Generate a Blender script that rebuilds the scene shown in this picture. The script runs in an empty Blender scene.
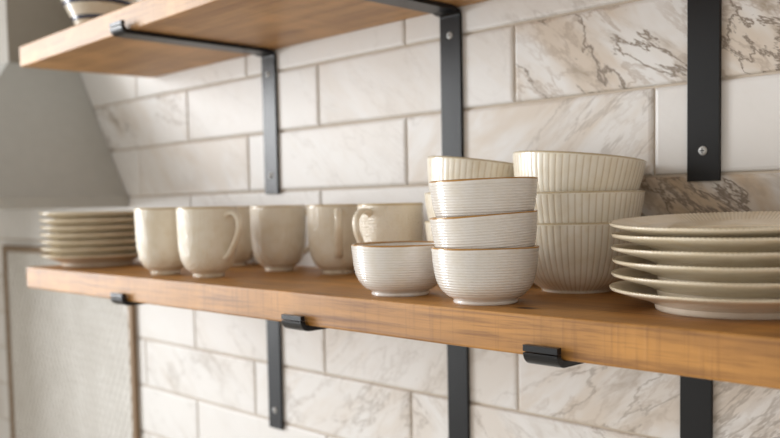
import bpy, bmesh, math, random
from mathutils import Matrix, Vector

random.seed(7)
SC = bpy.context.scene
COL = SC.collection
PI = math.pi

# ------------------------------------------------------------------ helpers
def obj(name, bm, mat, parent=None, smooth=True):
    me = bpy.data.meshes.new(name)
    bm.normal_update()
    bm.to_mesh(me)
    bm.free()
    mats = mat if isinstance(mat, (list, tuple)) else [mat]
    for m in mats:
        me.materials.append(m)
    if smooth:
        me.polygons.foreach_set('use_smooth', [True] * len(me.polygons))
    o = bpy.data.objects.new(name, me)
    COL.objects.link(o)
    if parent:
        o.parent = parent
    return o

def empty(name, loc=(0, 0, 0), rotz=0.0):
    o = bpy.data.objects.new(name, None)
    o.empty_display_size = 0.02
    o.location = loc
    o.rotation_euler = (0, 0, rotz)
    COL.objects.link(o)
    return o

def tag(o, label, cat, group=None):
    o['label'] = label
    o['category'] = cat
    if group:
        o['group'] = group
    return o

def dup(root, loc, rot=(0, 0, 0), label=None, group=None):
    r = root.copy()
    COL.objects.link(r)
    r.location = loc
    r.rotation_euler = rot
    if label:
        r['label'] = label
    if group:
        r['group'] = group
    for ch in list(root.children):
        c = ch.copy()
        COL.objects.link(c)
        c.parent = r
        for g in list(ch.children):
            d = g.copy()
            COL.objects.link(d)
            d.parent = c
    return r

def add_box(bm, x0, x1, y0, y1, z0, z1, bevel=0.0, seg=2):
    b = bmesh.new()
    bmesh.ops.create_cube(b, size=1.0)
    for v in b.verts:
        v.co = Vector(((x0 + x1) / 2 + v.co.x * (x1 - x0), (y0 + y1) / 2 + v.co.y * (y1 - y0), (z0 + z1) / 2 + v.co.z * (z1 - z0)))
    if bevel:
        bmesh.ops.bevel(b, geom=list(b.edges), offset=bevel, segments=seg, profile=0.5, affect='EDGES')
    merge(bm, b)

def merge(bm, b):
    me = bpy.data.meshes.new('tmp')
    b.to_mesh(me)
    b.free()
    bm.from_mesh(me)
    bpy.data.meshes.remove(me)

def lathe(prof, seg, rfun=None, zfun=None, attr=None):
    """revolve a profile of (r, z); rfun(i, angle) scales the radius, zfun adds height; attr stores a float per vertex"""
    bm = bmesh.new()
    lay = bm.verts.layers.float.new('groove') if attr else None
    rings = []
    for i, (r, z) in enumerate(prof):
        if r < 1e-6:
            rings.append([bm.verts.new((0, 0, z))])
            continue
        ring = []
        for k in range(seg):
            a = 2 * PI * k / seg
            rr = r + (rfun(i, a) if rfun else 0)
            zz = z + (zfun(i, a) if zfun else 0)
            v = bm.verts.new((rr * math.cos(a), rr * math.sin(a), zz))
            if attr:
                v[lay] = attr(i, a)
            ring.append(v)
        rings.append(ring)
    for a, b in zip(rings, rings[1:]):
        n = seg
        if len(a) == 1 and len(b) == 1:
            continue
        for k in range(n):
            k2 = (k + 1) % n
            if len(a) == 1:
                bm.faces.new((a[0], b[k], b[k2]))
            elif len(b) == 1:
                bm.faces.new((a[k], b[0], a[k2]))
            else:
                bm.faces.new((a[k], b[k], b[k2], a[k2]))
    bmesh.ops.recalc_face_normals(bm, faces=bm.faces)
    return bm

def curve_pts(ctrl, n):
    """Catmull-Rom through control points"""
    out = []
    P = [ctrl[0]] + list(ctrl) + [ctrl[-1]]
    for i in range(1, len(P) - 2):
        for k in range(n):
            t = k / n
            p0, p1, p2, p3 = P[i - 1], P[i], P[i + 1], P[i + 2]
            out.append(tuple(0.5 * ((2 * b) + (-a + c) * t + (2 * a - 5 * b + 4 * c - d) * t * t + (-a + 3 * b - 3 * c + d) * t ** 3)
                             for a, b, c, d in zip(p0, p1, p2, p3)))
    out.append(tuple(ctrl[-1]))
    return out

def strip(path, thick, x0, x1, bevel=0.0006):
    """flat bar: path of (y, z) in the YZ plane, thickness to the left of the path, extruded over x"""
    n = len(path)
    L, Rr = [], []
    for i, p in enumerate(path):
        a = Vector(path[max(0, i - 1)])
        b = Vector(path[min(n - 1, i + 1)])
        d = (b - a).normalized()
        nrm = Vector((-d.y, d.x))
        L.append(Vector(p) + nrm * thick)
        Rr.append(Vector(p))
    loop = Rr + L[::-1]
    bm = bmesh.new()
    va = [bm.verts.new((x0, q.x, q.y)) for q in loop]
    vb = [bm.verts.new((x1, q.x, q.y)) for q in loop]
    m = len(loop)
    for i in range(m):
        j = (i + 1) % m
        bm.faces.new((va[i], va[j], vb[j], vb[i]))
    for i in range(n - 1):
        bm.faces.new((va[i], va[m - 1 - i], va[m - 2 - i], va[i + 1]))
        bm.faces.new((vb[i], vb[i + 1], vb[m - 2 - i], vb[m - 1 - i]))
    bmesh.ops.recalc_face_normals(bm, faces=bm.faces)
    if bevel:
        es = [e for e in bm.edges if len(e.link_faces) == 2 and e.calc_face_angle(0) > 1.2]
        bmesh.ops.bevel(bm, geom=es, offset=bevel, segments=2, profile=0.5, affect='EDGES')
    return bm

# ------------------------------------------------------------------ materials
def new_mat(name):
    m = bpy.data.materials.new(name)
    m.use_nodes = True
    nt = m.node_tree
    return m, nt, nt.nodes['Principled BSDF']

def N(nt, kind, **kw):
    n = nt.nodes.new(kind)
    for k, v in kw.items():
        if k in ('operation', 'blend_type', 'data_type', 'feature', 'attribute_name', 'noise_dimensions', 'bands_direction', 'wave_type', 'distance'):
            setattr(n, k, v)
        else:
            n.inputs[k].default_value = v
    return n

def math_node(nt, op, a, b=None, clamp=False):
    n = nt.nodes.new('ShaderNodeMath')
    n.operation = op
    n.use_clamp = clamp
    for i, s in enumerate((a, b)):
        if s is None:
            continue
        if isinstance(s, (int, float)):
            n.inputs[i].default_value = s
        else:
            nt.links.new(s, n.inputs[i])
    return n.outputs[0]

def mix_rgb(nt, fac, a, b):
    n = nt.nodes.new('ShaderNodeMix')
    n.data_type = 'RGBA'
    for idx, s in ((0, fac), (6, a), (7, b)):
        if isinstance(s, (int, float)):
            n.inputs[idx].default_value = s
        elif isinstance(s, tuple):
            n.inputs[idx].default_value = (*s, 1)
        else:
            nt.links.new(s, n.inputs[idx])
    return n.outputs[2]

def smooth(nt, val, lo, hi):
    n = nt.nodes.new('ShaderNodeMapRange')
    n.interpolation_type = 'SMOOTHSTEP'
    n.inputs[1].default_value = lo
    n.inputs[2].default_value = hi
    nt.links.new(val, n.inputs[0])
    return n.outputs[0]

def noise(nt, vec, scale, detail=2.0, rough=0.5, dist=0.0):
    n = nt.nodes.new('ShaderNodeTexNoise')
    n.inputs['Scale'].default_value = scale
    n.inputs['Detail'].default_value = detail
    n.inputs['Roughness'].default_value = rough
    n.inputs['Distortion'].default_value = dist
    nt.links.new(vec, n.inputs['Vector'])
    return n.outputs[0]

def mapping(nt, vec, loc=(0, 0, 0), rot=(0, 0, 0), scale=(1, 1, 1)):
    n = nt.nodes.new('ShaderNodeMapping')
    n.inputs['Location'].default_value = loc
    n.inputs['Rotation'].default_value = rot
    n.inputs['Scale'].default_value = scale
    nt.links.new(vec, n.inputs['Vector'])
    return n.outputs[0]

def objcoord(nt):
    return nt.nodes.new('ShaderNodeTexCoord').outputs['Object']

def bump(nt, bsdf, height, strength, dist):
    n = nt.nodes.new('ShaderNodeBump')
    n.inputs['Strength'].default_value = strength
    n.inputs['Distance'].default_value = dist
    nt.links.new(height, n.inputs['Height'])
    nt.links.new(n.outputs[0], bsdf.inputs['Normal'])

def glaze(name, col, speck=0.25, rough=0.22, dimple=False, groove=None, speck_col=(0.30, 0.20, 0.10), coat=0.0):
    m, nt, b = new_mat(name)
    oc = objcoord(nt)
    n1 = noise(nt, oc, 60, 3)
    n2 = noise(nt, oc, 900, 2)
    c = mix_rgb(nt, smooth(nt, n1, 0.35, 0.75), col, tuple(x * y for x, y in zip(col, (0.94, 0.91, 0.85))))
    c = mix_rgb(nt, math_node(nt, 'MULTIPLY', smooth(nt, n2, 0.66, 0.76), speck), c, speck_col)
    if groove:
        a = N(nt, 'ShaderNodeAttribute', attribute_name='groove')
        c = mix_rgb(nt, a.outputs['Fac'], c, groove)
    nt.links.new(c, b.inputs['Base Color'])
    b.inputs['Roughness'].default_value = rough
    b.inputs['Coat Weight'].default_value = coat
    b.inputs['Specular IOR Level'].default_value = 0.75
    b.inputs['Coat Roughness'].default_value = 0.08
    if dimple:
        v = nt.nodes.new('ShaderNodeTexVoronoi')
        v.inputs['Scale'].default_value = 260
        v.inputs['Randomness'].default_value = 0.35
        nt.links.new(oc, v.inputs['Vector'])
        bump(nt, b, v.outputs['Distance'], 0.85, 0.0015)
    else:
        n3 = noise(nt, oc, 140, 2)
        bump(nt, b, n3, 0.08, 0.002)
    return m

def plain(name, col, rough=0.5, metal=0.0, bumps=None, spec=0.5):
    m, nt, b = new_mat(name)
    oc = objcoord(nt)
    n1 = noise(nt, oc, 40, 3)
    nt.links.new(mix_rgb(nt, n1, tuple(x * 0.94 for x in col), tuple(min(1, x * 1.06) for x in col)), b.inputs['Base Color'])
    b.inputs['Roughness'].default_value = rough
    b.inputs['Metallic'].default_value = metal
    b.inputs['Specular IOR Level'].default_value = spec
    if bumps:
        bump(nt, b, noise(nt, oc, bumps[0], 2), bumps[1], 0.001)
    return m

def wood_mat(name, light, dark, seed, knots=()):
    m, nt, b = new_mat(name)
    oc = objcoord(nt)
    v = mapping(nt, oc, loc=(seed, seed * 0.3, 0), scale=(1.4, 14, 14))
    broad = noise(nt, v, 1.6, 4, 0.55, 0.6)
    grain = noise(nt, mapping(nt, oc, loc=(seed, 0, 0), scale=(6, 150, 150)), 1.0, 5, 0.65, 0.3)
    fine = noise(nt, mapping(nt, oc, scale=(30, 700, 700)), 1.0, 3)
    patch = noise(nt, mapping(nt, oc, loc=(0, seed, 0), scale=(11, 9, 22)), 1.0, 4)
    saw = noise(nt, mapping(nt, oc, scale=(260, 1, 10)), 1.0, 2)
    mid = tuple((a + c) / 2 for a, c in zip(light, dark))
    c = mix_rgb(nt, smooth(nt, broad, 0.3, 0.7), light, mid)
    c = mix_rgb(nt, math_node(nt, 'MULTIPLY', smooth(nt, grain, 0.45, 0.72), 0.8), c, dark)
    c = mix_rgb(nt, math_node(nt, 'MULTIPLY', smooth(nt, patch, 0.48, 0.75), 0.6), c, tuple(min(1, x * 1.25) for x in light))
    c = mix_rgb(nt, math_node(nt, 'MULTIPLY', smooth(nt, saw, 0.5, 0.75), 0.26), c, tuple(x * 0.9 for x in dark))
    c = mix_rgb(nt, math_node(nt, 'MULTIPLY', smooth(nt, fine, 0.55, 0.7), 0.25), c, dark)
    for (kx, ky, kz, kr) in knots:
        d = nt.nodes.new('ShaderNodeVectorMath')
        d.operation = 'LENGTH'
        nt.links.new(mapping(nt, oc, loc=(-kx / kr / 1.8, -ky / kr, -kz / kr), scale=(1 / kr / 1.8, 1 / kr, 1 / kr)), d.inputs[0])
        dd = math_node(nt, 'ADD', d.outputs['Value'], math_node(nt, 'MULTIPLY', grain, 0.7))
        f = math_node(nt, 'SUBTRACT', 1.0, smooth(nt, dd, 0.5, 1.35))
        c = mix_rgb(nt, f, c, (0.045, 0.018, 0.007))
    nt.links.new(c, b.inputs['Base Color'])
    b.inputs['Roughness'].default_value = 0.46
    h = math_node(nt, 'ADD', math_node(nt, 'MULTIPLY', saw, 0.5), grain)
    bump(nt, b, h, 0.25, 0.0012)
    return m

def marble_mat():
    m, nt, b = new_mat('marble_tile')
    oc = objcoord(nt)
    at = N(nt, 'ShaderNodeAttribute', attribute_name='tile')
    sep = nt.nodes.new('ShaderNodeSeparateColor')
    nt.links.new(at.outputs['Color'], sep.inputs[0])
    rnd, vein_s, warm_s = sep.outputs[0], sep.outputs[1], sep.outputs[2]
    comb = nt.nodes.new('ShaderNodeCombineXYZ')
    nt.links.new(math_node(nt, 'MULTIPLY', rnd, 31.0), comb.inputs[0])
    nt.links.new(math_node(nt, 'MULTIPLY', rnd, 17.0), comb.inputs[1])
    nt.links.new(math_node(nt, 'MULTIPLY', rnd, 53.0), comb.inputs[2])
    add = nt.nodes.new('ShaderNodeVectorMath')
    add.operation = 'ADD'
    # turn and stretch first so the streaks run diagonally, then shift each tile to its own cut of the stone
    sx = nt.nodes.new('ShaderNodeSeparateXYZ')
    nt.links.new(oc, sx.inputs[0])
    fx = nt.nodes.new('ShaderNodeCombineXYZ')
    nt.links.new(math_node(nt, 'MULTIPLY', sx.outputs[0], at.outputs['Alpha']), fx.inputs[0])
    nt.links.new(sx.outputs[1], fx.inputs[1])
    nt.links.new(sx.outputs[2], fx.inputs[2])
    turned = mapping(nt, fx.outputs[0], rot=(0, math.radians(-38), 0))
    nt.links.new(mapping(nt, turned, scale=(0.38, 1, 1)), add.inputs[0])
    nt.links.new(comb.outputs[0], add.inputs[1])
    P = add.outputs[0]
    n1 = noise(nt, P, 14, 6, 0.62, 0.35)
    n2 = noise(nt, P, 30, 5, 0.6, 0.3)
    n3 = noise(nt, P, 12, 4, 0.6, 0.3)
    n4 = noise(nt, P, 8, 3, 0.5, 0.2)
    n5 = noise(nt, P, 20, 5, 0.65, 0.4)
    v1 = math_node(nt, 'SUBTRACT', 1.0, smooth(nt, math_node(nt, 'ABSOLUTE', math_node(nt, 'SUBTRACT', n1, 0.5)), 0.0, 0.022))
    v2 = math_node(nt, 'SUBTRACT', 1.0, smooth(nt, math_node(nt, 'ABSOLUTE', math_node(nt, 'SUBTRACT', n2, 0.48)), 0.0, 0.045))
    zone = smooth(nt, n4, 0.40, 0.60)
    patch = smooth(nt, n3, 0.40, 0.62)
    smoke = smooth(nt, n5, 0.50, 0.72)
    c = mix_rgb(nt, math_node(nt, 'MULTIPLY', smooth(nt, n4, 0.4, 0.75), 0.3), (0.79, 0.78, 0.765), (0.73, 0.705, 0.665))
    c = mix_rgb(nt, math_node(nt, 'MULTIPLY', patch, warm_s, True), c, (0.58, 0.46, 0.33))
    c = mix_rgb(nt, math_node(nt, 'MULTIPLY', math_node(nt, 'MULTIPLY', smoke, zone), math_node(nt, 'MULTIPLY', vein_s, 1.0), True), c, (0.32, 0.245, 0.165))
    c = mix_rgb(nt, math_node(nt, 'MULTIPLY', math_node(nt, 'MULTIPLY', v2, zone), math_node(nt, 'MULTIPLY', vein_s, 0.55), True), c, (0.40, 0.32, 0.25))
    c = mix_rgb(nt, math_node(nt, 'MULTIPLY', math_node(nt, 'MULTIPLY', v1, smooth(nt, n4, 0.36, 0.55)), vein_s, True), c, (0.25, 0.20, 0.155))
    nt.links.new(c, b.inputs['Base Color'])
    b.inputs['Roughness'].default_value = 0.5
    bump(nt, b, noise(nt, oc, 14, 2), 0.05, 0.01)
    return m

def mosaic_mat():
    m, nt, b = new_mat('mosaic_glaze')
    oc = objcoord(nt)
    sep = nt.nodes.new('ShaderNodeSeparateXYZ')
    nt.links.new(oc, sep.inputs[0])
    x, z = sep.outputs[0], sep.outputs[2]
    k = 2 * PI / 0.046
    sx = math_node(nt, 'SINE', math_node(nt, 'MULTIPLY', math_node(nt, 'ADD', x, math_node(nt, 'MULTIPLY', z, 0.58)), k))
    sz = math_node(nt, 'SINE', math_node(nt, 'MULTIPLY', math_node(nt, 'SUBTRACT', x, math_node(nt, 'MULTIPLY', z, 0.58)), k))
    h = math_node(nt, 'MULTIPLY', sx, sz)
    habs = math_node(nt, 'ABSOLUTE', h)
    grout = math_node(nt, 'SUBTRACT', 1.0, smooth(nt, habs, 0.03, 0.22))
    tone = noise(nt, oc, 9, 3)
    cell = noise(nt, oc, 55, 1)
    c = mix_rgb(nt, smooth(nt, tone, 0.3, 0.7), (0.84, 0.83, 0.80), (0.74, 0.725, 0.69))
    c = mix_rgb(nt, math_node(nt, 'MULTIPLY', smooth(nt, cell, 0.4, 0.7), 0.3), c, (0.74, 0.72, 0.68))
    c = mix_rgb(nt, grout, c, (0.38, 0.355, 0.315))
    nt.links.new(c, b.inputs['Base Color'])
    b.inputs['Roughness'].default_value = 0.2
    hh = math_node(nt, 'ADD', smooth(nt, habs, 0.0, 0.35), math_node(nt, 'MULTIPLY', cell, 1.6))
    bump(nt, b, hh, 0.6, 0.003)
    return m

M_grout = plain('grout', (0.60, 0.52, 0.43), 0.9, bumps=(900, 0.3))
M_tile = marble_mat()
M_wood_low = wood_mat('stained_wood', (0.51, 0.240, 0.054), (0.17, 0.064, 0.014), 3.1, knots=((0.1982, -0.2442, -0.1255, 0.011),))
M_wood_up = wood_mat('pale_wood', (0.58, 0.325, 0.130), (0.27, 0.125, 0.042), 9.4)
M_black = plain('black_steel', (0.006, 0.006, 0.007), 0.30, 0.0, bumps=(1500, 0.15), spec=0.33)
M_screw = plain('zinc_screw', (0.58, 0.59, 0.58), 0.5, 0.2)
M_slot = plain('screw_slot', (0.05, 0.05, 0.05), 0.6)
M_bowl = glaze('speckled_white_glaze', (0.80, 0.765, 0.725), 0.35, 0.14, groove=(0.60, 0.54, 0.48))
M_rim = glaze('brown_rim_glaze', (0.44, 0.225, 0.055), 0.3, 0.2)
M_mug = glaze('dimpled_beige_glaze', (0.83, 0.755, 0.625), 0.3, 0.24, dimple=True)
M_mugh = glaze('beige_handle_glaze', (0.83, 0.75, 0.615), 0.3, 0.2)
M_rimmug = glaze('tan_rim_glaze', (0.62, 0.49, 0.31), 0.2, 0.25)
M_fluted = glaze('fluted_cream_glaze', (0.90, 0.845, 0.725), 0.2, 0.17, groove=(0.62, 0.49, 0.33))
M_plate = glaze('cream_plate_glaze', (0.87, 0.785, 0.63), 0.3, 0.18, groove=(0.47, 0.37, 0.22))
M_foot = glaze('bare_foot_clay', (0.74, 0.65, 0.53), 0.25, 0.5)
M_hood = plain('grey_painted_steel', (0.46, 0.455, 0.425), 0.5)
M_chim = plain('warm_grey_steel', (0.25, 0.22, 0.175), 0.45)
M_trim = plain('brushed_copper', (0.27, 0.185, 0.115), 0.4, 0.35)
M_mosaic = mosaic_mat()
M_pot = glaze('cream_banded_glaze', (0.72, 0.66, 0.55), 0.1, 0.12)
M_potblue = glaze('dark_blue_band_glaze', (0.035, 0.040, 0.075), 0.0, 0.14)

# ------------------------------------------------------------------ wall with marble subway tiles
TL, TH, GAP, PROUD = 0.3892, 0.1, 0.0030, 0.004
special = {  # (row, tile index of the left joint): (vein strength, warm strength, random cut)
    (1, 0): (1.0, 0.65, .13), (1, 1): (0.9, 0.6, .71), (0, -0.5): (0.35, 0.55, .36), (0, 0.5): (0.02, 0.05, .52),
    (-1, 0): (1.0, 1.0, .47), (-1, 1): (0.9, 0.6, .22), (-1, -1): (0.05, 0.05, .63), (1, -1): (0.12, 0.22, .44),
    (1, -2): (0.14, 0.08, .27), (1, -3): (0.6, 0.3, .58), (0, -1.5): (0.15, 0.14, .9), (0, -2.5): (0.12, 0.3, .33),
    (2, 0.5): (0.7, 0.25, .19), (2, -0.5): (0.25, 0.1, .48), (-3, 0): (0.55, 0.5, .95), (-3, -1): (0.22, 0.22, .07),
    (-4, -0.5): (0.45, 0.3, .68), (-4, -1.5): (0.45, 0.3, .39), (-3, -2): (0.3, 0.12, .55), (-4, -2.5): (0.35, 0.1, .16),
    (-3, 1): (0.2, 0.15, .77),
}
mirrored = {(0, -0.5), (-3, -1), (-4, -1.5), (-3, 0), (-1, 1)}   # stone cut with the streaks rising to the right
bm = bmesh.new()
cl = bm.verts.layers.float_color.new('tile')
WX0, WX1 = -2.6, 1.45
for j in range(-11, 10):
    off = 0.0 if j % 2 else 0.5
    for i in range(-8, 5):
        x0 = (i + off) * TL
        x1 = x0 + TL
        if x1 < WX0 or x0 > WX1:
            continue
        b = bmesh.new()
        lay = b.verts.layers.float_color.new('tile')
        xa, xb = max(x0, WX0) + GAP / 2, min(x1, WX1) - GAP / 2
        za, zb = j * TH + GAP / 2, (j + 1) * TH - GAP / 2
        pr = PROUD + random.uniform(-0.0004, 0.0004)
        bv = 0.0045
        t = [Vector((xa, 0, za)), Vector((xb, 0, za)), Vector((xb, 0, zb)), Vector((xa, 0, zb))]
        inn = [Vector((xa + bv, 0, za + bv)), Vector((xb - bv, 0, za + bv)), Vector((xb - bv, 0, zb - bv)), Vector((xa + bv, 0, zb - bv))]
        mid = [p.lerp(q, 0.35) for p, q in zip(t, inn)]
        loops = []
        for pts, y in ((t, PROUD + 0.0), (t, PROUD - pr * 0.45), (mid, PROUD - pr * 0.82), (inn, PROUD - pr)):
            loops.append([b.verts.new((p.x, y, p.z)) for p in pts])
        for A, B in zip(loops, loops[1:]):
            for k in range(4):
                b.faces.new((A[k], A[(k + 1) % 4], B[(k + 1) % 4], B[k]))
        b.faces.new(loops[-1])
        key = (j, i + off if off else i)
        vs, ws, rn = special.get(key, (random.choice((0.02, 0.05, 0.1, 0.22)), random.choice((0.02, 0.05, 0.15)), random.random()))
        for v in b.verts:
            v[lay] = (rn, vs, ws, -1.0 if key in mirrored else 1.0)
        merge(bm, b)
ntile = len(bm.faces)
# the bed the tiles are set in, with the wall's own thickness behind it
add_box(bm, WX0, WX1, PROUD, 0.12, -1.1, 1.0)
bm.faces.ensure_lookup_table()
for f in bm.faces[ntile:]:
    f.material_index = 1
for f in bm.faces[:ntile]:
    if f.normal.length == 0:
        f.normal_update()
wall = obj('wall_back', bm, [M_tile, M_grout], smooth=False)
wall['kind'] = 'structure'

# ------------------------------------------------------------------ shelves
ZT, ZB = -0.1255, -0.1625      # lower shelf top / underside
UB, UT = 0.2365, 0.2735        # upper shelf underside / top

def board(name, xl_back, xl_front, xr, yfl, yfr, z0, z1, mat):
    """solid board with softly rounded arrises, cut finely enough to wander a little like sawn timber"""
    bm = bmesh.new()
    nx, bev = 60, 0.0022
    def sect(t):
        yf = yfl + (yfr - yfl) * t
        w = 0.0005 * math.sin(t * 23 + z0 * 40) + 0.0003 * math.sin(t * 71)
        yb = -0.0006
        return [(yb, z0), (yf + w + bev, z0), (yf + w + bev * 0.3, z0 + bev * 0.3), (yf + w, z0 + bev),
                (yf + w, z1 - bev), (yf + w + bev * 0.3, z1 - bev * 0.3), (yf + w + bev, z1 + w * 0.3), (yb, z1)]
    rows = []
    for i in range(nx + 1):
        t = i / nx
        s = sect(t)
        yf = s[3][0]
        row = []
        for (y, z) in s:
            u = y / yf
            xl = xl_back + (xl_front - xl_back) * u
            row.append(bm.verts.new((xl + (xr - xl) * t, y, z)))
        rows.append(row)
    for A, B in zip(rows, rows[1:]):
        for k in range(8):
            bm.faces.new((A[k], B[k], B[(k + 1) % 8], A[(k + 1) % 8]))
    bm.faces.new(rows[0][::-1])
    bm.faces.new(rows[-1])
    bmesh.ops.recalc_face_normals(bm, faces=bm.faces)
    return obj(name, bm, mat, smooth=False)

low = board('wooden_shelf', -0.872, -0.872, 1.1, -0.281, -0.281, ZB, ZT, M_wood_low)
tag(low, 'thick golden-brown wooden shelf carrying the mugs, bowls and plates', 'shelf')
up = board('wooden_shelf', -0.905, -0.927, 1.1, -0.2545, -0.300, UB, UT, M_wood_up)
tag(up, 'pale wooden shelf overhead, seen from underneath, above the mugs', 'shelf')

# ------------------------------------------------------------------ shelf brackets
SW, ST = 0.0362, 0.005

def screw(parent, x, z):
    prof = [(0.0, -0.0021), (0.0028, -0.0020), (0.0046, -0.0012), (0.0050, 0.0), (0.0050, 0.001)]
    b = lathe(prof, 20)
    bmesh.ops.rotate(b, verts=b.verts, cent=(0, 0, 0), matrix=Matrix.Rotation(-PI / 2, 3, 'X'))
    # lathe axis is now y; the dome has to face the room (-y)
    for v in b.verts:
        v.co.y = -abs(v.co.y) if v.co.y < 0 else v.co.y
    s = obj('screw', b, M_screw, parent)
    dome_out = min(v.co.y for v in s.data.vertices)
    if dome_out > -0.0015:
        for v in s.data.vertices:
            v.co.y = -v.co.y
    s.location = (x, -ST, z)
    c = bmesh.new()
    add_box(c, -0.0026, 0.0026, -0.00235, -0.0019, -0.0005, 0.0005)
    add_box(c, -0.0005, 0.0005, -0.00235, -0.0019, -0.0026, 0.0026)
    d = obj('cross_slot', c, M_slot, s, smooth=False)
    return s

def bracket(x, zunder, depth, drop, screws, label, group):
    """vertical plate on the wall below the board, arm under it, short lip turned up over its front edge"""
    root = empty('shelf_bracket', (x, -0.0006, zunder))
    tag(root, label, 'bracket', group)
    h = SW / 2
    # plate: from its foot up into the bend under the board
    path = [(0.0, -drop)] + [(0.0, -0.012)] + [(-(0.009 - 0.009 * math.cos(a)), -0.012 + 0.009 * math.sin(a)) for a in [k * PI / 16 for k in range(1, 8)]]
    # path runs on the wall side (y = 0); thickness towards the room
    p = obj('wall_plate', strip(path, ST, -h, h), M_black, root, smooth=False)
    arm = [(-0.009, -0.003), (-0.02, -0.0002), (-0.06, -0.0002), (-depth + 0.004, -0.0002)]
    r = 0.0056
    for k in range(1, 9):
        a = k * PI / 16
        arm.append((-depth + 0.004 - r * math.sin(a), -0.0002 + r - r * math.cos(a)))
    obj('arm', strip(arm, ST + 0.0012, -h, h, 0.0003), M_black, root, smooth=False)
    yl = arm[-1][0]
    arm.append((yl, arm[-1][1] + 0.0006))
    lip = [(yl, arm[-1][1]), (yl, arm[-1][1] + 0.003), (yl, 0.0118)]
    obj('front_lip', strip(lip, ST + 0.0012, -h, h, 0.0003), M_black, root, smooth=False)
    for dz in screws:
        screw(root, 0.0, dz)
    return root

gu, gl = 'black brackets under the upper shelf', 'black brackets under the lower shelf'
bracket(-0.5125, UB, 0.272, 0.241, (-0.040, -0.210), 'black bracket under the overhead shelf nearest the cooker hood, its whole arm in view', gu)
bracket(-0.1030, UB, 0.278, 0.241, (-0.036, -0.210), 'black bracket under the overhead shelf, its upright strip running down behind the stacked bowls', gu)
bracket(0.2556, UB, 0.288, 0.244, (-0.036, -0.2115), 'black bracket whose upright strip ends above the stack of large plates', gu)
bracket(-0.5190, ZB, 0.2835, 0.248, (-0.216,), 'black bracket under the lower shelf nearest the splashback, lower end of strip with screw showing', gl)
bracket(-0.0985, ZB, 0.2835, 0.250, (-0.218,), 'black bracket under the lower shelf, lip beneath the mugs, strip below the small bowls', gl)
bracket(0.2478, ZB, 0.2835, 0.250, (-0.218,), 'black bracket under the lower shelf, lip below the fluted bowls, strip under the plates', gl)

# ------------------------------------------------------------------ mugs
CAM = (0.6918, -0.90486, -0.02563)

def make_mug():
    root = empty('mug')
    tag(root, 'x', 'mug', 'beige mugs on the wooden shelf')
    outer = curve_pts([(0.0215, 0.0), (0.0225, 0.003), (0.0225, 0.0055), (0.0318, 0.0125), (0.0384, 0.025), (0.0415, 0.042), (0.0427, 0.065), (0.0434, 0.0985)], 6)
    inner = curve_pts([(0.0404, 0.0985), (0.0397, 0.065), (0.038, 0.042), (0.034, 0.026), (0.024, 0.0135), (0.0, 0.010)], 5)
    prof = [(0.0, 0.0025), (0.017, 0.0025), (0.0185, 0.0)] + outer + [(0.0430, 0.0998), (0.0419, 0.1003), (0.0408, 0.0998)] + inner
    obj('mug_body', lathe(prof, 72), M_mug, root)
    # tan line where the glaze thins on the lip
    rp = [(0.0436, 0.0978), (0.04345, 0.0996), (0.0427, 0.1006), (0.0419, 0.1009), (0.0411, 0.1006), (0.0403, 0.0996)]
    obj('rim', lathe(rp, 72), M_rimmug, root)
    ctrl = [(0.0395, 0, 0.0865), (0.049, 0, 0.0915), (0.0605, 0, 0.0895), (0.0675, 0, 0.0805), (0.0665, 0, 0.0665), (0.0595, 0, 0.0525), (0.0515, 0, 0.0405), (0.0445, 0, 0.0320), (0.0375, 0, 0.0275)]
    path = [Vector(p) for p in curve_pts(ctrl, 5)]
    bm = bmesh.new()
    rings = []
    for i, p in enumerate(path):
        d = (path[min(i + 1, len(path) - 1)] - path[max(i - 1, 0)]).normalized()
        side = Vector((0, 1, 0))
        nrm = d.cross(side).normalized()
        t = i / (len(path) - 1)
        w = 0.0052 + 0.0016 * (abs(2 * t - 1) ** 3)
        th = 0.0034 + 0.0012 * (abs(2 * t - 1) ** 3)
        rings.append([bm.verts.new(p + side * w * math.cos(a) + nrm * th * math.sin(a)) for a in [2 * PI * k / 14 for k in range(14)]])
    for A, B in zip(rings, rings[1:]):
        for k in range(14):
            bm.faces.new((A[k], A[(k + 1) % 14], B[(k + 1) % 14], B[k]))
    bm.faces.new(rings[0][::-1])
    bm.faces.new(rings[-1])
    bmesh.ops.recalc_face_normals(bm, faces=bm.faces)
    obj('handle', bm, M_mugh, root)
    return root

mug_spots = [  # x, y, handle turned this many degrees to the right of the viewer, label
    (-0.3904, -0.2121, 40, 'beige textured mug at the shelf front with its whole handle in clear view'),
    (-0.4968, -0.2201, 195, 'beige textured mug standing beside the small plates, its handle turned out of sight'),
    (-0.5590, -0.0560, 160, 'beige mug mostly hidden behind the mug that shows its whole handle'),
    (-0.3980, -0.0790, 82, 'beige textured mug, fourth from the small plates, handle mostly hidden by the next mug'),
    (-0.2745, -0.0662, 2, 'beige mug with its handle pointing straight to the front, beside the single bowl'),
    (-0.1290, -0.0990, -40, 'beige mug standing directly behind the single small bowl'),
]
mug = make_mug()
for n, (x, y, al, lab) in enumerate(mug_spots):
    az = math.atan2(CAM[1] - y, CAM[0] - x) + math.radians(al)
    if n == 0:
        mug.location = (x, y, ZT)
        mug.rotation_euler = (0, 0, az)
        mug['label'] = lab
    else:
        dup(mug, (x, y, ZT), (0, 0, az), lab)

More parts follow.
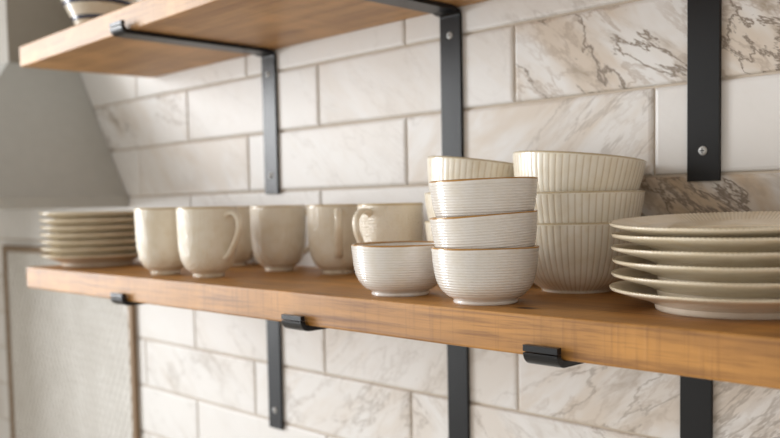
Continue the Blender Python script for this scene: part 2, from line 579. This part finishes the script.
# ------------------------------------------------------------------ small bowls with fine horizontal grooves
def make_ring_bowl():
    root = empty('bowl')
    tag(root, 'x', 'bowl', 'small grooved bowls with brown rims')
    ctrl = [(0.0325, 0.0), (0.0332, 0.0015), (0.0330, 0.0042), (0.0395, 0.0080), (0.0452, 0.0135), (0.0494, 0.0205), (0.0519, 0.0285), (0.0537, 0.0395), (0.0552, 0.0555)]
    base = curve_pts(ctrl, 24)
    prof, groove = [(0.0, 0.003), (0.026, 0.003), (0.029, 0.0)], [0, 0, 0]
    zlo, zhi, pitch = 0.009, 0.0535, 0.00275
    step = 0.0005
    acc = 1
    last = None
    for (r, z) in base:
        if last and math.hypot(r - last[0], z - last[1]) < 0.00032:
            continue
        last = (r, z)
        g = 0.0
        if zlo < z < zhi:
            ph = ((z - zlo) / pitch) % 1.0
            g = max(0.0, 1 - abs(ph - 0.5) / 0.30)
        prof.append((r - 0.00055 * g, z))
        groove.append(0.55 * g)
    n0 = len(prof)
    rim = [(0.0551, 0.0562), (0.0543, 0.0568), (0.0534, 0.0566), (0.0527, 0.0558)]
    inner = curve_pts([(0.0525, 0.0550), (0.0508, 0.0395), (0.0485, 0.0285), (0.0450, 0.0205), (0.0375, 0.0125), (0.022, 0.0078), (0.0, 0.0066)], 5)
    prof += rim + inner
    groove += [0] * (len(prof) - n0)
    prof = [(r * 0.972, z * 0.985) for r, z in prof]
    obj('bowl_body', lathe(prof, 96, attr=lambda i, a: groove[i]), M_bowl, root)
    rp = [(r * 0.972, z * 0.985) for r, z in ((0.05522, 0.0560), (0.0553, 0.0565), (0.0547, 0.0570), (0.0538, 0.0573), (0.0528, 0.0569), (0.0523, 0.0559))]
    obj('rim_band', lathe(rp, 96, zfun=lambda i, a: -0.0004 * (1 + math.sin(3 * a)) if i in (0, 5) else 0), M_rim, root)
    return root

D = math.radians
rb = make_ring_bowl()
VX, VY = 0.72, -0.69            # direction from the bowls towards the viewer, on the shelf
def roll_by(deg, back=0.0):
    """lean a bowl: deg > 0 lifts its right side as the viewer sees it, back > 0 lifts its far side"""
    return (D(deg * VX - back * VY), D(deg * VY + back * VX), 0.0)
rb.location = (0.1365, -0.2285, ZT)
rb['label'] = 'small grooved white bowl with brown rim, lowest of the front stack of three'
dup(rb, (0.1377, -0.2268, ZT + 0.0322), roll_by(3.4), 'small grooved white bowl with brown rim, middle of the front stack of three, tilted')
dup(rb, (0.1364, -0.2278, ZT + 0.0662), roll_by(1.3), 'small grooved white bowl with brown rim, topmost of the front stack of three')
dup(rb, (0.0099, -0.2220, ZT), (0, 0, 0.6), 'single small grooved white bowl with brown rim, standing alone in front of the mugs')

# ------------------------------------------------------------------ fluted cream bowls
def make_fluted_bowl(R, H, nfl, group):
    root = empty('bowl')
    tag(root, 'x', 'bowl', group)
    s, h = R / 0.0735, H / 0.083
    outer = [(r * s, z * h) for r, z in curve_pts([(0.0385, 0.0), (0.0395, 0.003), (0.0428, 0.0055), (0.0512, 0.012), (0.0585, 0.0215), (0.0632, 0.0335), (0.0676, 0.0465), (0.0708, 0.062), (0.0727, 0.0745), (0.0735, 0.081)], 3)]
    inner = [(r * s, z * h) for r, z in curve_pts([(0.0707, 0.0815), (0.0695, 0.0745), (0.0672, 0.062), (0.0640, 0.0465), (0.0592, 0.0335), (0.048, 0.019), (0.028, 0.0105), (0.0, 0.009)], 3)]
    rim = [(0.0731 * s, 0.0824 * h), (0.0721 * s, 0.083 * h), (0.0711 * s, 0.0825 * h)]
    prof = [(0.0, 0.004), (0.031 * s, 0.004), (0.035 * s, 0.0)] + outer + rim + inner
    i0, i1 = 3 + 3, 3 + len(outer) - 2
    def gv(a):
        ph = (a * nfl / (2 * PI)) % 1.0
        return max(0.0, 1 - min(ph, 1 - ph) / 0.13)
    def rf(i, a):
        if not i0 <= i <= i1:
            return 0.0
        ph = (a * nfl / (2 * PI)) % 1.0
        return 0.00045 * math.sin(PI * ph) ** 0.6 - 0.00045
    def at(i, a):
        return 0.85 * gv(a) if i0 <= i <= i1 else 0.0
    obj('bowl_body', lathe(prof, nfl * 10, rfun=rf, attr=at), M_fluted, root)
    rp = [(0.07365 * s, 0.0812 * h), (0.0733 * s, 0.0826 * h), (0.0721 * s, 0.0833 * h), (0.0709 * s, 0.0826 * h), (0.0706 * s, 0.0816 * h)]
    obj('rim', lathe(rp, 96), M_rimmug2, root)
    return root

M_rimmug2 = glaze('pale_rim_glaze', (0.62, 0.52, 0.36), 0.2, 0.2)
g1, g2 = 'large fluted cream bowls', 'fluted cream bowls behind the small bowls'
fb = make_fluted_bowl(0.0724, 0.0765, 62, g1)
fx, fy = 0.1440, -0.0780
fb.location = (fx, fy, ZT)
fb['label'] = 'large fluted cream bowl, bottom of the stack between small bowls and large plates'
dup(fb, (fx + 0.001, fy, ZT + 0.0327), (0, 0, 0), 'large fluted cream bowl, middle of the stack between small bowls and large plates')
dup(fb, (fx - 0.0032, fy - 0.0028, ZT + 0.0714), roll_by(-5.6), 'large fluted cream bowl, tilted on top of the stack next to the large plates')
fc = make_fluted_bowl(0.0620, 0.078, 52, g2)
cx_, cy_ = 0.0000, -0.0800
fc.location = (cx_, cy_, ZT)
fc['label'] = 'fluted cream bowl, bottom of the stack half hidden behind the small grooved bowls'
dup(fc, (cx_, cy_, ZT + 0.0345), (0, 0, 0), 'fluted cream bowl, middle of the stack half hidden behind the small grooved bowls')
dup(fc, (cx_ - 0.0040, cy_ - 0.0036, ZT + 0.0715), roll_by(-7.2), 'fluted cream bowl, tilted on top of the stack behind the small grooved bowls')

# ------------------------------------------------------------------ plates
def make_plate(R, group, nfl=170):
    root = empty('plate')
    tag(root, 'x', 'plate', group)
    s = R / 0.1256
    bot = curve_pts([(0.074, 0.0050), (0.0808, 0.0060), (0.092, 0.0100), (0.105, 0.0133), (0.118, 0.0166), (0.1240, 0.0186)], 4)
    edge = [(0.1253, 0.0196), (0.1256, 0.0207), (0.1249, 0.0213)]
    top = curve_pts([(0.1238, 0.0212), (0.116, 0.0192), (0.104, 0.0158), (0.094, 0.0132), (0.086, 0.0108), (0.076, 0.0088), (0.0, 0.0085)], 5)
    prof = [(0.0, 0.0050)] + bot + edge + top
    prof = [(r * s, z) for r, z in prof]
    e0 = 1 + len(bot)
    def zf(i, a):
        if i < e0 - 1 or i > e0 + 14:
            return 0.0
        return 0.00035 * math.sin(nfl * a)
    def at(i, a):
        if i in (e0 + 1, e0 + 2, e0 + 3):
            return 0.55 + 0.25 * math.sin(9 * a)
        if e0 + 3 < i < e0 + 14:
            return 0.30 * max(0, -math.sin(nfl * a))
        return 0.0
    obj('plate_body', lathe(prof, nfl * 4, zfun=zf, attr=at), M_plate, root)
    fp = [(0.0702, 0.0052), (0.0707, 0.0008), (0.0725, 0.0), (0.0778, 0.0), (0.0795, 0.0010), (0.0801, 0.0032), (0.0805, 0.0066)]
    obj('foot_ring', lathe([(r * s, z) for r, z in fp], 96), M_foot, root)
    return root

def stack_name(k, n):
    if k == 0:
        return 'lowest'
    if k == n - 1:
        return 'topmost'
    up_ = ['', 'second', 'third', 'fourth', 'fifth', 'sixth'][k]
    return up_ + ' from the bottom'

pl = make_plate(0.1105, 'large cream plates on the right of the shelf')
px_, py_ = 0.3560, -0.1450
offs = [(0, 0), (0.0015, 0.001, 0.0125), (0.002, 0.0015, 0.0246), (0.001, 0.001, 0.0361), (0.0015, 0.001, 0.0476), (0.0, 0.0005, 0.0572)]
offs[0] = (0, 0, 0)
for k, (dx, dy, dz) in enumerate(offs):
    loc = (px_ + dx, py_ + dy, ZT + dz)
    lab = 'large cream plate with ridged rim, %s of the stack of six' % stack_name(k, 6)
    if k == 0:
        pl.location = loc
        pl['label'] = lab
    else:
        rot = roll_by(1.5, 2.0) if k == 5 else (0, 0, 0.7 * k)
        if k == 5:
            loc = (loc[0], loc[1], loc[2] + 0.0026)
        dup(pl, loc, rot, lab)
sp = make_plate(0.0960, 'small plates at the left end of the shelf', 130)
lx, ly = -0.8030, -0.1800
for k in range(7):
    loc = (lx + random.uniform(-0.0012, 0.0012), ly + random.uniform(-0.001, 0.001), ZT + 0.0125 * k)
    lab = 'small cream plate, %s of the stack of seven near the cooker hood' % stack_name(k, 7)
    if k == 0:
        sp.location = loc
        sp['label'] = lab
    else:
        dup(sp, loc, (0, 0, 0.9 * k), lab)

# ------------------------------------------------------------------ banded bowl on the upper shelf
bx, by = -0.790, -0.165
pot = empty('bowl', (bx, by, UT))
tag(pot, 'flared cream bowl with dark blue bands standing on the overhead shelf', 'bowl')
pr = [(0.0, 0.003), (0.024, 0.003), (0.0265, 0.0), (0.0295, 0.0006), (0.0305, 0.005), (0.0420, 0.026), (0.0560, 0.053), (0.0680, 0.077), (0.0780, 0.098), (0.0860, 0.115),
      (0.0862, 0.1165), (0.0850, 0.117), (0.0832, 0.1155), (0.0740, 0.097), (0.0600, 0.068), (0.0440, 0.036), (0.0250, 0.011), (0.0, 0.008)]
obj('bowl_body', lathe(pr, 80), M_pot, pot)
def band(z0, z1):
    r = lambda z: 0.0305 + (z - 0.005) * (0.0680 - 0.0305) / (0.077 - 0.005)
    p = [(r(z0) + 0.0004, z0), (r(z0) + 0.0012, z0 + 0.0006), (r(z1) + 0.0012, z1 - 0.0006), (r(z1) + 0.0004, z1)]
    obj('blue_band', lathe(p, 80), M_potblue, pot)['label'] = 'dark blue band'
band(0.0310, 0.0380)
band(0.0570, 0.0640)

# ------------------------------------------------------------------ cooker hood and splashback behind the cooker
hx = -1.36
hood = empty('cooker_hood', (hx, 0, -0.022))
tag(hood, 'grey metal cooker hood with sloping canopy on the tiled wall, left of the shelves', 'cooker hood')
zc = 0.316
bm = bmesh.new()
add_box(bm, -0.124, 0.124, -0.155, 0.0, zc - 0.004, 0.95, 0.002)
obj('chimney', bm, M_chim, hood, smooth=False)
def frustum(z0, z1, hw0, d0, hw1, d1):
    bm = bmesh.new()
    a = [bm.verts.new(p) for p in ((-hw0, 0, z0), (hw0, 0, z0), (hw0, -d0, z0), (-hw0, -d0, z0))]
    b = [bm.verts.new(p) for p in ((-hw1, 0, z1), (hw1, 0, z1), (hw1, -d1, z1), (-hw1, -d1, z1))]
    bm.faces.new(a[::-1])
    bm.faces.new(b)
    for k in range(4):
        bm.faces.new((a[k], a[(k + 1) % 4], b[(k + 1) % 4], b[k]))
    bmesh.ops.recalc_face_normals(bm, faces=bm.faces)
    bmesh.ops.bevel(bm, geom=[e for e in bm.edges if abs(e.verts[0].co.z - e.verts[1].co.z) > 0.05], offset=0.003, segments=3, profile=0.5, affect='EDGES')
    return bm
obj('canopy', frustum(0.024, zc, 0.336, 0.40, 0.126, 0.157), M_hood, hood, smooth=False)
bm = bmesh.new()
add_box(bm, -0.340, 0.340, -0.404, 0.0, 0.0, 0.0245, 0.0025)
obj('rim_band', bm, M_hood, hood, smooth=False)

sx0, sx1, sz0, sz1 = -1.707, -1.006, -0.95, -0.116
spl = empty('splashback', ((sx0 + sx1) / 2, 0, sz0))
tag(spl, 'pale patterned mosaic splashback panel framed in copper trim, below the cooker hood', 'splashback')
hw, hh = (sx1 - sx0) / 2, sz1 - sz0
bm = bmesh.new()
add_box(bm, -hw + 0.008, hw - 0.008, -0.006, -0.0008, 0.008, hh - 0.008)
obj('mosaic_panel', bm, M_mosaic, spl, smooth=False)
tw = 0.016
for (x0, x1, z0, z1) in ((-hw, -hw + tw, 0, hh), (hw - tw, hw, 0, hh), (-hw + tw, hw - tw, hh - tw, hh), (-hw + tw, hw - tw, 0, tw)):
    bm = bmesh.new()
    add_box(bm, x0, x1, -0.012, -0.0008, z0, z1, 0.002)
    obj('edge_trim', bm, M_trim, spl, smooth=False)

# ------------------------------------------------------------------ light: a two-light window on the left, soft room light
def area(name, loc, target, sx, sy, power, col):
    l = bpy.data.lights.new(name, 'AREA')
    l.shape = 'RECTANGLE'
    l.size, l.size_y = sx, sy
    l.energy = power
    l.color = col
    o = bpy.data.objects.new(name, l)
    o.location = loc
    o.rotation_euler = (Vector(target) - Vector(loc)).to_track_quat('-Z', 'Y').to_euler()
    COL.objects.link(o)
    return o
for y in (-1.40, -2.00):
    area('window_light', (-2.9, y, 0.30), (-0.3, -0.25, 0.0), 0.46, 1.30, 31, (0.97, 0.985, 1.0))

# the rest of the room as a soft surround, brighter towards the window side
w = bpy.data.worlds.new('room_light')
SC.world = w
w.use_nodes = True
nt = w.node_tree
bg = nt.nodes['Background']
tc = nt.nodes.new('ShaderNodeTexCoord')
dt = nt.nodes.new('ShaderNodeVectorMath')
dt.operation = 'DOT_PRODUCT'
dt.inputs[1].default_value = (-0.93, -0.37, 0.0)
nt.links.new(tc.outputs['Generated'], dt.inputs[0])
side = smooth(nt, dt.outputs['Value'], 0.70, 1.0)
sepw = nt.nodes.new('ShaderNodeSeparateXYZ')
nt.links.new(tc.outputs['Generated'], sepw.inputs[0])
over = math_node(nt, 'SUBTRACT', 1.0, math_node(nt, 'MULTIPLY', smooth(nt, sepw.outputs[2], 0.1, 0.9), 0.55))
nt.links.new(mix_rgb(nt, side, (1.0, 0.955, 0.885), (0.93, 0.965, 1.0)), bg.inputs[0])
nt.links.new(math_node(nt, 'MULTIPLY', over, math_node(nt, 'ADD', math_node(nt, 'MULTIPLY', side, 2.0), 0.76)), bg.inputs[1])

# return wall added out of view beyond the cooker to shade the splashback
bm = bmesh.new()
add_box(bm, -2.02, -1.90, -0.60, 0.12, -1.45, 1.0)
wl = obj('wall_left_shade', bm, plain('painted_plaster', (0.72, 0.69, 0.64), 0.8), smooth=False)
wl['kind'] = 'structure'

# floor of the kitchen, far below the shelves
bm = bmesh.new()
add_box(bm, -3.4, 1.8, -3.6, 0.12, -1.52, -1.45)
fl = obj('floor', bm, plain('pale_floor', (0.68, 0.62, 0.54), 0.5), smooth=False)
fl['kind'] = 'structure'

# ------------------------------------------------------------------ camera
cd = bpy.data.cameras.new('camera')
cam = bpy.data.objects.new('camera', cd)
COL.objects.link(cam)
yaw, pitch, roll = 0.79596, -0.06101, -0.01892
cy, sy, cp, s_p = math.cos(yaw), math.sin(yaw), math.cos(pitch), math.sin(pitch)
fwd = Vector((-sy * cp, cy * cp, s_p))
right = Vector((cy, sy, 0))
upv = right.cross(fwd)
r2 = math.cos(roll) * right + math.sin(roll) * upv
u2 = -math.sin(roll) * right + math.cos(roll) * upv
mat = Matrix((r2, u2, -fwd)).transposed().to_4x4()
mat.translation = Vector(CAM)
cam.matrix_world = mat
cd.sensor_width = 36.0
cd.lens = 873.06 / 780 * 36.0
cd.shift_y = 38.3 / 780
cd.clip_start = 0.02
cd.dof.use_dof = True
cd.dof.focus_distance = 0.82
cd.dof.aperture_fstop = 4.6
cd.dof.aperture_blades = 0
SC.camera = cam

SC.view_settings.view_transform = 'Standard'
SC.view_settings.look = 'None'
SC.view_settings.gamma = 1.0
SC.view_settings.use_curve_mapping = False
SC.view_settings.exposure = 0.12
